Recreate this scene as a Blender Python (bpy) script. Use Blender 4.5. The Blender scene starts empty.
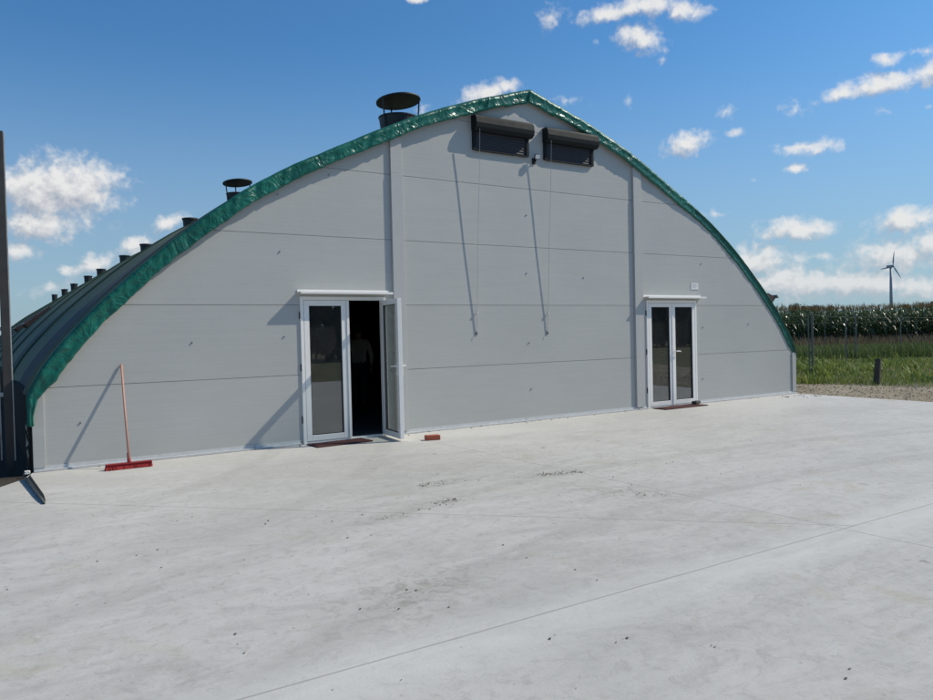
import bpy, math, random
from mathutils import Vector, Matrix, noise
random.seed(7)
R = math.radians
sc = bpy.context.scene
COL = sc.collection

# ------------------------------------------------------------------ helpers
class MB:
    def __init__(s): s.v = []; s.f = []; s.m = []
    def add(s, vs, fs, mi=0):
        b = len(s.v); s.v += [tuple(p) for p in vs]
        s.f += [tuple(b + i for i in f) for f in fs]; s.m += [mi] * len(fs); return s
    def box(s, x0, x1, y0, y1, z0, z1, mi=0):
        return s.add([(x0,y0,z0),(x1,y0,z0),(x1,y1,z0),(x0,y1,z0),(x0,y0,z1),(x1,y0,z1),(x1,y1,z1),(x0,y1,z1)],
                     [(0,3,2,1),(4,5,6,7),(0,1,5,4),(1,2,6,5),(2,3,7,6),(3,0,4,7)], mi)
    def obox(s, c, ax, h, mi=0):
        c = Vector(c); a = [Vector(v).normalized() * k for v, k in zip(ax, h)]
        vs = [c + a[0]*i + a[1]*j + a[2]*k for k in (-1,1) for (i,j) in ((-1,-1),(1,-1),(1,1),(-1,1))]
        return s.add(vs, [(0,3,2,1),(4,5,6,7),(0,1,5,4),(1,2,6,5),(2,3,7,6),(3,0,4,7)], mi)
    def tube(s, pts, r, n=8, mi=0, caps=True):
        pts = [Vector(p) for p in pts]; k = len(pts)
        rs = r if isinstance(r, (list, tuple)) else [r] * k
        vs = []; up = None
        for i, p in enumerate(pts):
            t = (pts[min(i+1,k-1)] - pts[max(i-1,0)]).normalized()
            if up is None: up = Vector((0,0,1)) if abs(t.z) < .9 else Vector((1,0,0))
            a = t.cross(up).normalized(); b = a.cross(t)
            for j in range(n):
                th = 2*math.pi*j/n; vs.append(p + (a*math.cos(th) + b*math.sin(th)) * rs[i])
        fs = [(i*n+j, i*n+(j+1)%n, (i+1)*n+(j+1)%n, (i+1)*n+j) for i in range(k-1) for j in range(n)]
        if caps: fs += [tuple(range(n-1,-1,-1)), tuple((k-1)*n+j for j in range(n))]
        return s.add(vs, fs, mi)
    def lathe(s, c, prof, n=28, mi=0, tilt=None):
        vs = []; c = Vector(c)
        for r, z in prof:
            for j in range(n):
                th = 2*math.pi*j/n; p = Vector((r*math.cos(th), r*math.sin(th), z))
                if tilt: p = tilt @ p
                vs.append(c + p)
        k = len(prof)
        fs = [(i*n+j, i*n+(j+1)%n, (i+1)*n+(j+1)%n, (i+1)*n+j) for i in range(k-1) for j in range(n)]
        return s.add(vs, fs, mi)
    def build(s, name, mats, parent=None, smooth=False, bevel=0, center=True):
        if not isinstance(mats, (list, tuple)): mats = [mats]
        off = Vector((0,0,0))
        if center:
            xs = list(zip(*s.v)); off = Vector([(min(a)+max(a))/2 for a in xs])
            if parent is None: off.z = min(xs[2])
        me = bpy.data.meshes.new(name)
        me.from_pydata([tuple(Vector(p)-off) for p in s.v], [], s.f)
        for m in mats: me.materials.append(m)
        me.polygons.foreach_set('material_index', s.m)
        if smooth: me.polygons.foreach_set('use_smooth', [True]*len(me.polygons))
        me.update()
        o = bpy.data.objects.new(name, me); COL.objects.link(o)
        o['wl'] = list(off); o.location = off
        if parent is not None:
            o.parent = parent; o.location = off - Vector(parent['wl'])
        if bevel:
            b = o.modifiers.new('bevel', 'BEVEL'); b.width = bevel; b.segments = 2; b.limit_method = 'ANGLE'
        return o

def empty(name, loc):
    o = bpy.data.objects.new(name, None); COL.objects.link(o); o.empty_display_size = .2
    o.location = loc; o['wl'] = list(loc); return o
def tag(o, label=None, cat=None, group=None, kind=None):
    for k, v in (('label',label),('category',cat),('group',group),('kind',kind)):
        if v: o[k] = v
    return o
def copy_tree(o, parent=None):
    c = o.copy(); COL.objects.link(c)
    if parent is not None: c.parent = parent
    for ch in list(o.children): copy_tree(ch, c)
    return c

# ------------------------------------------------------------------ material helpers
class NT:
    def __init__(s, nt): s.nt = nt; s.N = nt.nodes; s.L = nt.links
    def n(s, t, ins=None, **kw):
        nd = s.N.new(t)
        for k, v in kw.items(): setattr(nd, k, v)
        for k, v in (ins or {}).items():
            if hasattr(v, 'is_linked') or hasattr(v, 'links'): s.L.new(v, nd.inputs[k])
            else: nd.inputs[k].default_value = v
        return nd
    def math(s, op, a, b=0.0, c=0.0, clamp=False):
        nd = s.n('ShaderNodeMath', {0:a, 1:b, 2:c}, operation=op); nd.use_clamp = clamp; return nd.outputs[0]
    def noise(s, vec, scale, detail=4, rough=.55, dist=0.0, col=False):
        nd = s.n('ShaderNodeTexNoise', {'Vector':vec,'Scale':scale,'Detail':detail,'Roughness':rough,'Distortion':dist})
        return nd.outputs['Color' if col else 'Fac']
    def ramp(s, f, stops):
        nd = s.n('ShaderNodeValToRGB', {'Fac':f}); e = nd.color_ramp.elements
        while len(e) < len(stops): e.new(.5)
        for el, (p, c) in zip(e, stops):
            el.position = p; el.color = (c,c,c,1) if not isinstance(c, tuple) else (*c,1)
        return nd.outputs['Color']
    def mix(s, f, a, b, mode='MIX'):
        nd = s.N.new('ShaderNodeMix'); nd.data_type = 'RGBA'; nd.blend_type = mode
        for i, v in ((0,f),(6,a),(7,b)):
            if hasattr(v, 'links'): s.L.new(v, nd.inputs[i])
            else: nd.inputs[i].default_value = (*v,1) if isinstance(v, tuple) and len(v) == 3 else v
        return nd.outputs[2]
    def sstep(s, x, a, b):
        nd = s.n('ShaderNodeMapRange', {'Value':x,'From Min':a,'From Max':b}, interpolation_type='SMOOTHSTEP'); return nd.outputs[0]
def new_mat(name):
    m = bpy.data.materials.new(name); m.use_nodes = True
    t = NT(m.node_tree); t.b = t.N['Principled BSDF']; t.out = t.N['Material Output']
    t.pos = t.n('ShaderNodeNewGeometry').outputs['Position']
    return m, t
def setp(t, base=None, rough=None, metal=None, spec=None, normal=None):
    for k, v in (('Base Color',base),('Roughness',rough),('Metallic',metal),('Specular IOR Level',spec),('Normal',normal)):
        if v is None: continue
        if hasattr(v, 'links'): t.L.new(v, t.b.inputs[k])
        else: t.b.inputs[k].default_value = (*v,1) if isinstance(v, tuple) else v
def bump(t, h, strength=.3, dist=.01):
    return t.n('ShaderNodeBump', {'Height':h,'Strength':strength,'Distance':dist}).outputs[0]
def simple(name, col, rough=.5, metal=0., spec=.5, var=.12, scale=8., bmp=0., stretch=None):
    m, t = new_mat(name); p = t.pos
    if stretch: p = t.n('ShaderNodeMapping', {'Vector':p,'Scale':stretch}).outputs[0]
    f = t.noise(p, scale, 5, .6)
    c = t.mix(f, tuple(max(0,x*(1-var)) for x in col), tuple(x*(1+var) for x in col))
    rr = t.math('MULTIPLY_ADD', f, .25, rough-.12)
    setp(t, c, rr, metal, spec)
    if bmp: setp(t, normal=bump(t, t.noise(p, scale*4, 4), bmp, .01))
    return m

M = {}
M['white_frame'] = simple('white_frame', (.83,.815,.78), .4, var=.05)
M['trim'] = simple('trim_metal', (.45,.45,.44), .45, .0, .3, var=.05)
M['flashing'] = simple('flashing', (.56,.57,.57), .5, .1, var=.2, scale=14)
M['anthracite'] = simple('anthracite', (.012,.016,.018), .6, .0, .15, var=.1)
M['slat'] = simple('slat', (.040,.043,.052), .5, 0., .12, var=.06)
M['vent'] = simple('vent_black', (.018,.02,.022), .5, var=.25)
M['gasket'] = simple('gasket', (.02,.02,.02), .6)
M['cord'] = simple('cord', (.55,.55,.54), .7)
M['lamp_face'] = simple('lamp_face', (.75,.77,.78), .15)
M['steel_dark'] = simple('steel_dark', (.05,.048,.046), .55, .3, var=.35, scale=6)
M['hood'] = simple('hood_brown', (.035,.018,.016), .6, var=.3)
M['steel_pale'] = simple('steel_pale', (.5,.5,.48), .45, .3, var=.3)
M['brown_wall'] = simple('brown_wall', (.035,.028,.022), .85, 0., .1, var=.45, scale=3, bmp=.4)
M['foil'] = simple('foil', (.55,.5,.4), .6, var=.4, scale=30)
M['mat'] = simple('doormat', (.075,.022,.02), .95, var=.4, scale=60, bmp=.9)
M['brick'] = simple('brick', (.36,.09,.05), .85, var=.25, scale=40, bmp=.5)
M['bristle'] = simple('bristle', (.40,.028,.03), .8, var=.5, scale=90, bmp=.8)
M['broom_red'] = simple('broom_red', (.27,.018,.022), .5, var=.25, scale=25)
M['broom_wood'] = simple('broom_wood', (.47,.25,.19), .6, var=.2, scale=12, stretch=(8,8,.6))
M['gutter'] = simple('gutter_zinc', (.17,.175,.16), .45, .5, var=.35, scale=15)
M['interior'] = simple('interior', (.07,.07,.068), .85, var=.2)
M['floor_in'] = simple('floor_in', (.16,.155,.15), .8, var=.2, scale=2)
M['galv'] = simple('galvanised', (.20,.205,.20), .5, .4, var=.15)
M['old_wood'] = simple('old_wood', (.10,.085,.07), .9, var=.4, scale=10, stretch=(6,6,.8), bmp=.6)
M['turbine'] = simple('turbine', (.34,.37,.41), .5, var=.03)
M['bark'] = simple('bark', (.06,.045,.035), .9, var=.3)
M['skin'] = simple('skin', (.45,.28,.2), .6)
M['shirt'] = simple('shirt', (.55,.53,.48), .85, var=.1)
M['trousers'] = simple('trousers', (.05,.055,.075), .9)
M['shoe'] = simple('shoe', (.03,.025,.02), .6)
M['hair'] = simple('hair', (.03,.02,.015), .7)
M['sign'] = simple('sign_plate', (.74,.74,.73), .5, var=.04)
M['sign_mark'] = simple('sign_mark', (.45,.45,.46), .6)
M['crumb'] = simple('mud_crumb', (.105,.088,.066), .95, var=.6, scale=20)

def wall_mat():
    m, t = new_mat('wall_panel')
    sx = t.n('ShaderNodeSeparateXYZ', {0:t.pos})
    row = t.math('FLOOR', sx.outputs[2])
    rn = t.n('ShaderNodeTexWhiteNoise', {'W':row}, noise_dimensions='1D').outputs['Value']
    st = t.n('ShaderNodeMapping', {'Vector':t.pos,'Scale':(.35,1,6)}).outputs[0]
    streak = t.noise(st, 3, 6, .65)
    blot = t.noise(t.pos, .7, 4, .6)
    line = t.math('SINE', t.math('MULTIPLY', sx.outputs[2], 2*math.pi/.052))
    f = t.math('MULTIPLY_ADD', streak, .55, t.math('MULTIPLY_ADD', blot, .45, t.math('MULTIPLY', line, .02)))
    f = t.math('MULTIPLY_ADD', rn, .14, t.math('ADD', f, -.07))
    c = t.ramp(f, [(.3,(.415,.418,.402)),(.7,(.468,.471,.453))])
    # splashes of dust low on the wall
    low = t.math('MULTIPLY', t.sstep(sx.outputs[2], .55, .0), t.noise(t.pos, 5, 5, .7))
    c = t.mix(t.math('MULTIPLY', low, .5), c, (.40,.41,.38))
    fine = t.noise(t.n('ShaderNodeMapping', {'Vector':t.pos,'Scale':(8,1,60)}).outputs[0], 4, 3, .6)
    setp(t, c, t.math('MULTIPLY_ADD', blot, .2, .38), 0., .4,
         bump(t, t.math('ADD', t.math('MULTIPLY', line, .2), t.math('ADD', fine, t.math('MULTIPLY', t.noise(t.pos, 2.2, 2), 4.0))), .12, .004))
    return m
M['wall'] = wall_mat()

def roof_mat():
    m, t = new_mat('roof_membrane')
    sx = t.n('ShaderNodeSeparateXYZ', {0:t.pos})
    n1 = t.noise(t.n('ShaderNodeMapping', {'Vector':t.pos,'Scale':(.8,3.5,.8)}).outputs[0], 1.2, 6, .65)
    n2 = t.noise(t.pos, .5, 3, .6)
    c = t.ramp(t.math('MULTIPLY_ADD', n1, .6, t.math('MULTIPLY', n2, .4)), [(.35,(.12,.138,.080)),(.65,(.19,.205,.128))])
    ph = t.math('ABSOLUTE', t.math('SUBTRACT', t.math('MODULO', t.math('ADD', sx.outputs[1], 5-.75+2.5), 5.0), 2.5))
    strap = t.sstep(ph, .30, .22)
    c = t.mix(strap, c, (.020,.046,.026))
    setp(t, c, t.math('MULTIPLY_ADD', n1, .2, .55), 0., .14, bump(t, t.math('ADD', n1, t.noise(t.pos, 2.2, 3)), .2, .03))
    return m
M['roof'] = roof_mat()

def tarp_mat():
    m, t = new_mat('green_tarp')
    uv = t.n('ShaderNodeUVMap', uv_map='UVMap').outputs[0]
    n1 = t.noise(t.pos, 1.6, 5, .6, .4)
    sk = t.n('ShaderNodeMapping', {'Vector':uv,'Rotation':(0,0,R(12)),'Scale':(3.6,1.0,1)}).outputs[0]
    w1 = t.noise(sk, 1.0, 3, .5, 1.6)
    sk2 = t.n('ShaderNodeMapping', {'Vector':uv,'Rotation':(0,0,R(-18)),'Scale':(8,2.5,1)}).outputs[0]
    w2 = t.noise(sk2, 1.0, 2, .5, 1.2)
    v = t.n('ShaderNodeSeparateXYZ', {0:uv}).outputs[1]
    amt = t.sstep(v, .25, .5)
    c = t.ramp(n1, [(.3,(.006,.088,.065)),(.7,(.012,.145,.105))])
    r1 = t.math('SUBTRACT', 1.0, t.math('MULTIPLY', t.math('ABSOLUTE', t.math('SUBTRACT', w1, .5)), 3.2))
    h = t.math('MULTIPLY', amt, t.math('ADD', r1, t.math('MULTIPLY', w2, .5)))
    setp(t, c, t.math('MULTIPLY_ADD', amt, -.36, .67), 0., .35, bump(t, h, .36, .05))
    return m
M['tarp'] = tarp_mat()

def glass_mat(name, tint, refl):
    m, t = new_mat(name); t.N.remove(t.b)
    lw = t.n('ShaderNodeLayerWeight', {'Blend':.5}).outputs['Facing']
    fr = t.math('MULTIPLY_ADD', t.math('POWER', lw, 5), .9, .042)
    tr = t.n('ShaderNodeBsdfTransparent', {'Color':(*tint,1)})
    gl = t.n('ShaderNodeBsdfGlossy', {'Color':(.95,.97,1,1),'Roughness':.01})
    mx = t.n('ShaderNodeMixShader', {0:t.math('MULTIPLY', fr, refl, clamp=True), 1:tr.outputs[0], 2:gl.outputs[0]})
    df = t.n('ShaderNodeBsdfDiffuse', {'Color':(.55,.56,.54,1)})
    dust = t.math('MULTIPLY_ADD', t.noise(t.n('ShaderNodeMapping', {'Vector':t.pos,'Scale':(1,1,.5)}).outputs[0], 2.5, 5, .6), .05, .002)
    m2 = t.n('ShaderNodeMixShader', {0:dust, 1:mx.outputs[0], 2:df.outputs[0]})
    t.L.new(m2.outputs[0], t.out.inputs[0]); return m
M['glass'] = glass_mat('glass', (.90,.93,.92), 2.6)

def line_mask(t, sx, a, b, c, w0, w1, wob=0.004):
    """|a x + b y - c| < w mask in metres on the ground"""
    nn = t.noise(t.pos, 3, 3); 
    d = t.math('ADD', t.math('MULTIPLY', sx.outputs[0], a), t.math('MULTIPLY', sx.outputs[1], b))
    d = t.math('ADD', t.math('SUBTRACT', d, c), t.math('MULTIPLY_ADD', nn, wob*2, -wob))
    return t.sstep(t.math('ABSOLUTE', d), w1, w0), d
def concrete_mat():
    m, t = new_mat('concrete')
    sx = t.n('ShaderNodeSeparateXYZ', {0:t.pos})
    big = t.noise(t.pos, .22, 5, .6, .5)
    midm = t.n('ShaderNodeMapping', {'Vector':t.pos,'Rotation':(0,0,R(-20)),'Scale':(.55,1.7,1)}).outputs[0]
    mid = t.noise(midm, 1.6, 8, .68, 1.6)
    swirl = t.noise(t.pos, 3.2, 9, .72, 2.2)
    fine = t.noise(t.pos, 45, 6, .75)
    f = t.math('ADD', t.math('MULTIPLY', big, .35), t.math('ADD', t.math('MULTIPLY', mid, .38), t.math('MULTIPLY', swirl, .27)))
    c = t.ramp(f, [(.39,(.39,.374,.342)),(.5,(.485,.466,.43)),(.61,(.55,.53,.494))])
    c = t.mix(t.math('MULTIPLY', t.sstep(fine, .45, .7), .5), c, (.50,.49,.47))
    pt = t.noise(t.pos, 11, 6, .7, 1.0)
    c = t.mix(t.math('MULTIPLY', t.sstep(pt, .50, .68), .46), c, (.305,.29,.262))
    # trowel scratches
    scr = t.noise(t.n('ShaderNodeMapping', {'Vector':t.pos,'Rotation':(0,0,R(35)),'Scale':(1.2,22,1)}).outputs[0], 1.5, 5, .7, .8)
    c = t.mix(t.math('MULTIPLY', t.sstep(scr, .55, .75), .28), c, (.29,.275,.25))
    scr2 = t.noise(t.n('ShaderNodeMapping', {'Vector':t.pos,'Rotation':(0,0,R(-32)),'Scale':(.8,16,1)}).outputs[0], 1.2, 5, .7, 1.2)
    c = t.mix(t.math('MULTIPLY', t.sstep(scr2, .56, .76), .3), c, (.54,.525,.49))
    # scattered small stains
    vo = t.n('ShaderNodeTexVoronoi', {'Vector':t.n('ShaderNodeVectorMath', {0:t.pos, 1:t.n('ShaderNodeVectorMath', {0:t.noise(t.pos, 9, 4, .6, 0, True), 'Scale':.16}, operation='SCALE').outputs[0]}, operation='ADD').outputs[0], 'Scale':1.35,'Randomness':1.0})
    pick = t.math('GREATER_THAN', t.n('ShaderNodeSeparateColor', {0:vo.outputs['Color']}).outputs[0], .55)
    spot = t.math('MULTIPLY', pick, t.sstep(vo.outputs['Distance'], .075, .03))
    c = t.mix(t.math('MULTIPLY', spot, .7), c, (.19,.18,.15))
    vo2 = t.n('ShaderNodeTexVoronoi', {'Vector':t.pos,'Scale':3.7,'Randomness':1.0})
    pick2 = t.math('GREATER_THAN', t.n('ShaderNodeSeparateColor', {0:vo2.outputs['Color']}).outputs[1], .8)
    spot2 = t.math('MULTIPLY', pick2, t.sstep(vo2.outputs['Distance'], .045, .02))
    c = t.mix(t.math('MULTIPLY', spot2, .6), c, (.14,.12,.09))
    # yellowish mark and grey damp smears
    dm = t.sstep(t.noise(t.n('ShaderNodeMapping', {'Vector':t.pos,'Rotation':(0,0,R(20)),'Scale':(.5,1.6,1),'Location':(3,1,0)}).outputs[0], .8, 7, .7, .8), .58, .72)
    c = t.mix(t.math('MULTIPLY', dm, .32), c, (.275,.265,.245))
    pw = t.noise(t.n('ShaderNodeMapping', {'Vector':t.pos,'Location':(7,2,0)}).outputs[0], 5.5, 8, .75, 1.8)
    c = t.mix(t.math('MULTIPLY', t.sstep(pw, .50, .66), .28), c, (.55,.54,.50))
    yl = t.noise(t.n('ShaderNodeMapping', {'Vector':t.pos,'Location':(1,9,0)}).outputs[0], 1.1, 6, .7, 1.0)
    c = t.mix(t.math('MULTIPLY', t.sstep(yl, .56, .72), .4), c, (.40,.365,.27))
    pit = t.n('ShaderNodeTexVoronoi', {'Vector':t.pos,'Scale':9.0,'Randomness':1.0})
    pp = t.math('MULTIPLY', t.math('GREATER_THAN', t.n('ShaderNodeSeparateColor', {0:pit.outputs['Color']}).outputs[2], .86), t.sstep(pit.outputs['Distance'], .10, .04))
    c = t.mix(t.math('MULTIPLY', pp, .5), c, (.22,.20,.165))
    # paler towards the gable, brown smears under the crumb trails
    gable_pale = t.math('MULTIPLY', t.sstep(sx.outputs[1], -2.6, -.2), t.math('MULTIPLY_ADD', big, .9, .15))
    c = t.mix(t.math('MULTIPLY', gable_pale, .7), c, (.56,.552,.53))
    for (mx_, my_, mw_, mh_, ro_) in ((3.9,-3.7,.42,.14,0),(5.25,-4.08,.42,.13,-16),(3.5,-4.48,.45,.13,12),(2.9,-4.66,.35,.12,0),(5.1,-5.2,.6,.25,-60),(2.2,-6.4,.5,.3,20)):
        ln = t.n('ShaderNodeVectorMath', {0:t.n('ShaderNodeMapping', {'Vector':t.pos,'Location':(mx_,my_,0),'Rotation':(0,0,R(ro_)),'Scale':(mw_,mh_,1)}, vector_type='TEXTURE').outputs[0]}, operation='LENGTH').outputs['Value']
        c = t.mix(t.math('MULTIPLY', t.math('MULTIPLY', t.sstep(ln, 1.5, .3), t.sstep(pt, .42, .62)), .5), c, (.235,.215,.175))
    # slow change of tone over the yard: darker in broad uneven patches
    big2 = t.noise(t.n('ShaderNodeMapping', {'Vector':t.pos,'Location':(4,1,0)}).outputs[0], .38, 4, .6, .8)
    c = t.mix(t.math('MULTIPLY', t.sstep(big2, .48, .66), .28), c, (.36,.355,.325))
    # faint tyre arcs
    for (ax_, ay_, r0_, a_) in ((6.5,-17,11.6,.34),(6.5,-17,13.2,.3),(-3,3,7.4,.26),(-3,3,8.9,.26)):
        dd = t.n('ShaderNodeVectorMath', {0:t.pos, 1:(ax_,ay_,0)}, operation='DISTANCE').outputs['Value']
        tr_ = t.math('MULTIPLY', t.sstep(t.math('ABSOLUTE', t.math('SUBTRACT', t.math('MULTIPLY_ADD', big, .5, dd), r0_)), .17, .06), t.sstep(mid, .38, .62))
        c = t.mix(t.math('MULTIPLY', tr_, a_), c, (.25,.24,.215))
    # joint lines; pale worn band along the long joint
    la, da = line_mask(t, sx, 0, 1, -7.15, .003, .010)
    band = t.math('MULTIPLY', t.sstep(t.math('ABSOLUTE', t.math('ADD', da, .10)), .42, .05), t.math('MULTIPLY_ADD', mid, .8, .25))
    c = t.mix(t.math('MULTIPLY', band, .8), c, (.585,.575,.545))
    lb, db = line_mask(t, sx, 1, 0, 5.42, .003, .010)
    k = 1/math.sqrt(2)
    lc, dc = line_mask(t, sx, k, k, (-1.58)*k, .003, .011, .02)
    inner = t.math('GREATER_THAN', sx.outputs[1], -7.15)
    lb = t.math('MULTIPLY', lb, t.math('LESS_THAN', sx.outputs[1], -.6))
    lines = t.math('MAXIMUM', la, t.math('MAXIMUM', lb, t.math('MULTIPLY', lc, inner)))
    c = t.mix(t.math('MULTIPLY', lines, .42), c, (.18,.17,.155))
    h = t.math('ADD', t.math('MULTIPLY', swirl, .6), t.math('SUBTRACT', t.math('MULTIPLY', fine, .35), t.math('MULTIPLY', lines, 1.2)))
    setp(t, c, t.math('MULTIPLY_ADD', mid, .25, .6), 0., .2, bump(t, h, .35, .012))
    return m
M['concrete'] = concrete_mat()

def soil_mat(name, stops, sc1=1.2, bmp=.6):
    m, t = new_mat(name)
    a = t.noise(t.pos, sc1, 8, .7, .5); b = t.noise(t.pos, sc1*14, 5, .7)
    f = t.math('MULTIPLY_ADD', a, .6, t.math('MULTIPLY', b, .4))
    setp(t, t.ramp(f, stops), .95, 0., .2, bump(t, b, bmp, .05)); return m
M['ground'] = soil_mat('ground_earth', [(.35,(.075,.08,.035)),(.5,(.10,.105,.045)),(.65,(.16,.135,.085))], .35)
M['gravel'] = soil_mat('gravel_earth', [(.36,(.17,.13,.085)),(.5,(.30,.25,.175)),(.62,(.40,.35,.27))], .9, .9)
M['soil'] = soil_mat('dark_soil', [(.35,(.035,.03,.025)),(.65,(.075,.065,.055))], 1.0, .8)
M['stone'] = simple('gravel_stone', (.31,.25,.175), .9, var=.5, scale=6)

def leaf_mat(name, c0, c1, scale, rough=.45, spec=.5, trans=.25):
    m, t = new_mat(name)
    f = t.noise(t.pos, scale, 5, .65)
    c = t.ramp(f, [(.3,c0),(.7,c1)])
    setp(t, c, rough, 0., spec)
    tl = t.n('ShaderNodeBsdfTranslucent', {'Color':c})
    mx = t.n('ShaderNodeMixShader', {0:trans, 1:t.b.outputs[0], 2:tl.outputs[0]})
    t.L.new(mx.outputs[0], t.out.inputs[0]); return m
M['corn'] = leaf_mat('corn_leaf', (.048,.086,.023), (.11,.158,.05), .8, .36, .6)
M['corn_dry'] = leaf_mat('corn_dry', (.10,.075,.055), (.18,.14,.095), 1.5, .7, .2)
M['tassel'] = leaf_mat('corn_tassel', (.16,.11,.05), (.27,.20,.10), 1.5, .8, .2)
M['grass'] = leaf_mat('grass_short', (.16,.215,.04), (.30,.345,.09), .35, .6, .3)
M['grass_tall'] = leaf_mat('grass_tall', (.085,.125,.032), (.17,.215,.07), .3, .6, .3)
M['grass_dry'] = leaf_mat('grass_dry', (.19,.16,.085), (.30,.26,.15), .5, .7, .2)
M['crown'] = leaf_mat('tree_leaf', (.014,.03,.012), (.035,.06,.022), .2, .6, .3)

# ------------------------------------------------------------------ hall profile
CX = 8.1
T = [(0,5.645),(.5,5.497),(1,5.342),(1.5,5.17),(2,4.98),(2.5,4.77),(3.1,4.49),(3.9,4.1),(4.65,3.7),(5.3,3.26),
     (5.88,2.80),(6.6,2.15),(7.1,1.62),(7.45,1.15),(7.57,.9)]
def pchip(T):
    n = len(T); x = [p[0] for p in T]; y = [p[1] for p in T]
    h = [x[i+1]-x[i] for i in range(n-1)]; d = [(y[i+1]-y[i])/h[i] for i in range(n-1)]
    m = [d[0]*.97] + [2/(1/d[i-1]+1/d[i]) for i in range(1,n-1)] + [d[-1]*1.15]
    def f(u):
        i = 0
        while i < n-2 and u > x[i+1]: i += 1
        t = (u-x[i])/h[i]; t2=t*t; t3=t2*t
        return y[i]*(2*t3-3*t2+1)+h[i]*m[i]*(t3-2*t2+t)+y[i+1]*(-2*t3+3*t2)+h[i]*m[i+1]*(t3-t2)
    return f
zf = pchip(T)
UM = 7.57
def arch_z(x):
    u = abs(x-CX); return zf(u) if u <= UM else .9
# arc-length parametrisation of the half profile
half = [(0.,zf(0))]
for i in range(1,801):
    u = UM*i/800; half.append((u, zf(u)))
al = [0.]
for a, b in zip(half, half[1:]): al.append(al[-1]+math.hypot(b[0]-a[0], b[1]-a[1]))
SL = al[-1]
def prof(s):
    """signed arc length -> (x, z, outward normal x, z); beyond the eave it runs straight down"""
    sg = 1 if s >= 0 else -1; a = abs(s)
    if a >= SL: return CX+sg*UM, .9-(a-SL), sg*1., 0.
    lo, hi = 0, 800
    while hi-lo > 1:
        md = (lo+hi)//2
        if al[md] <= a: lo = md
        else: hi = md
    t = (a-al[lo])/(al[hi]-al[lo]); u = half[lo][0]+(half[hi][0]-half[lo][0])*t; z = half[lo][1]+(half[hi][1]-half[lo][1])*t
    dx = half[hi][0]-half[lo][0]; dz = half[hi][1]-half[lo][1]; l = math.hypot(dx,dz)
    return CX+sg*u, z, sg*(-dz/l), dx/l
XL, XR = CX-UM, CX+UM
LEN = 56.0
hall = empty('storage_hall', (CX,0,0))
tag(hall, 'long arched hall with grey panel gable and green roof', 'hall')

# --- front wall: horizontal sandwich panels with joints, door openings cut out
DOORS = [(3.90,5.26,2.12), (10.89,12.32,2.10)]
def wall_cols(levels):
    xs = {XL, XR, CX}
    for d in DOORS: xs |= {d[0], d[1]}
    for i in range(-60,61): xs.add(CX+UM*math.sin(i/60*math.pi/2))
    for L in levels:
        if .95 < L < 5.5:
            lo, hi = 0., UM
            for _ in range(50):
                md = (lo+hi)/2
                if zf(md)-.03 > L: lo = md
                else: hi = md
            xs |= {CX-lo, CX+lo}
    xs = sorted(xs); out = [xs[0]]
    for x in xs[1:]:
        if x-out[-1] > 1e-4: out.append(x)
    return out
def wall_sheet(mb, y, rows, flip=False, mi=0):
    levels = [z for r in rows for z in r]
    xs = wall_cols(levels)
    for z0, z1 in rows:
        for xa, xb in zip(xs, xs[1:]):
            xm = (xa+xb)/2; b = z0
            for d in DOORS:
                if d[0] < xm < d[1]: b = max(b, d[2])
            if b >= z1: continue
            ta = min(z1, max(arch_z(xa)-.03, b)); tb = min(z1, max(arch_z(xb)-.03, b))
            if ta-b < 1e-4 and tb-b < 1e-4: continue
            vs = [(xa,y,b),(xb,y,b),(xb,y,tb),(xa,y,ta)]
            if ta-b < 1e-4: vs = vs[:3]
            elif tb-b < 1e-4: vs = [vs[0],vs[1],vs[3]]
            f = tuple(range(len(vs)))
            mb.add(vs, [f[::-1] if flip else f], mi)
w = MB()
g = .0032
wall_sheet(w, 0, [(.045,1-g)]+[(k+g,k+1-g) for k in range(1,5)]+[(5+g,5.7)])
wall_sheet(w, .016, [(0,5.7)])
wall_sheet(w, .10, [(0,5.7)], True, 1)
for k in range(1,6):     # edges of the panels at each joint
    for zz in (k-g, k+g):
        u = 0.
        lo, hi = 0., UM
        for _ in range(50):
            md = (lo+hi)/2
            if zf(md)-.03 > zz: lo = md
            else: hi = md
        segs = [(CX-lo, CX+lo)]
        for d in DOORS:
            if zz < d[2]:
                ns = []
                for a, b in segs:
                    if a < d[0] and b > d[1]: ns += [(a,d[0]),(d[1],b)]
                    else: ns.append((a,b))
                segs = ns
        for a, b in segs: w.add([(a,0,zz),(b,0,zz),(b,.016,zz),(a,.016,zz)], [(0,1,2,3)])
# small screw clips standing on the panels
for x, z in [(3.62,3.55),(3.63,2.75),(3.66,1.55),(8.02,3.55),(8.0,2.55),(8.02,1.35),(8.05,.55),(12.5,2.85),(12.52,1.55),(12.5,.5),(4.4,3.9),(14.0,1.6),
             (2.4,1.5),(9.3,2.5),(1.05,.55)]:
    w.obox((x,-.006,z), ((1,0,.4),(0,1,0),(-.4,0,1)), (.005,.006,.011), 2)
w.build('front_wall', [M['wall'], M['interior'], M['galv']], hall)

# --- pilasters with a stepped cap piece
for x0, x1 in ((5.40,5.60),(10.57,10.79)):
    p = MB(); zt = min(arch_z(x0), arch_z(x1))-.06
    p.box(x0, x1, -.042, 0, .05, 4.02); p.box(x0+.002, x1-.006, -.037, 0, 4.022, zt)
    p.build('pilaster', M['trim'], hall, bevel=.003)
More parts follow.
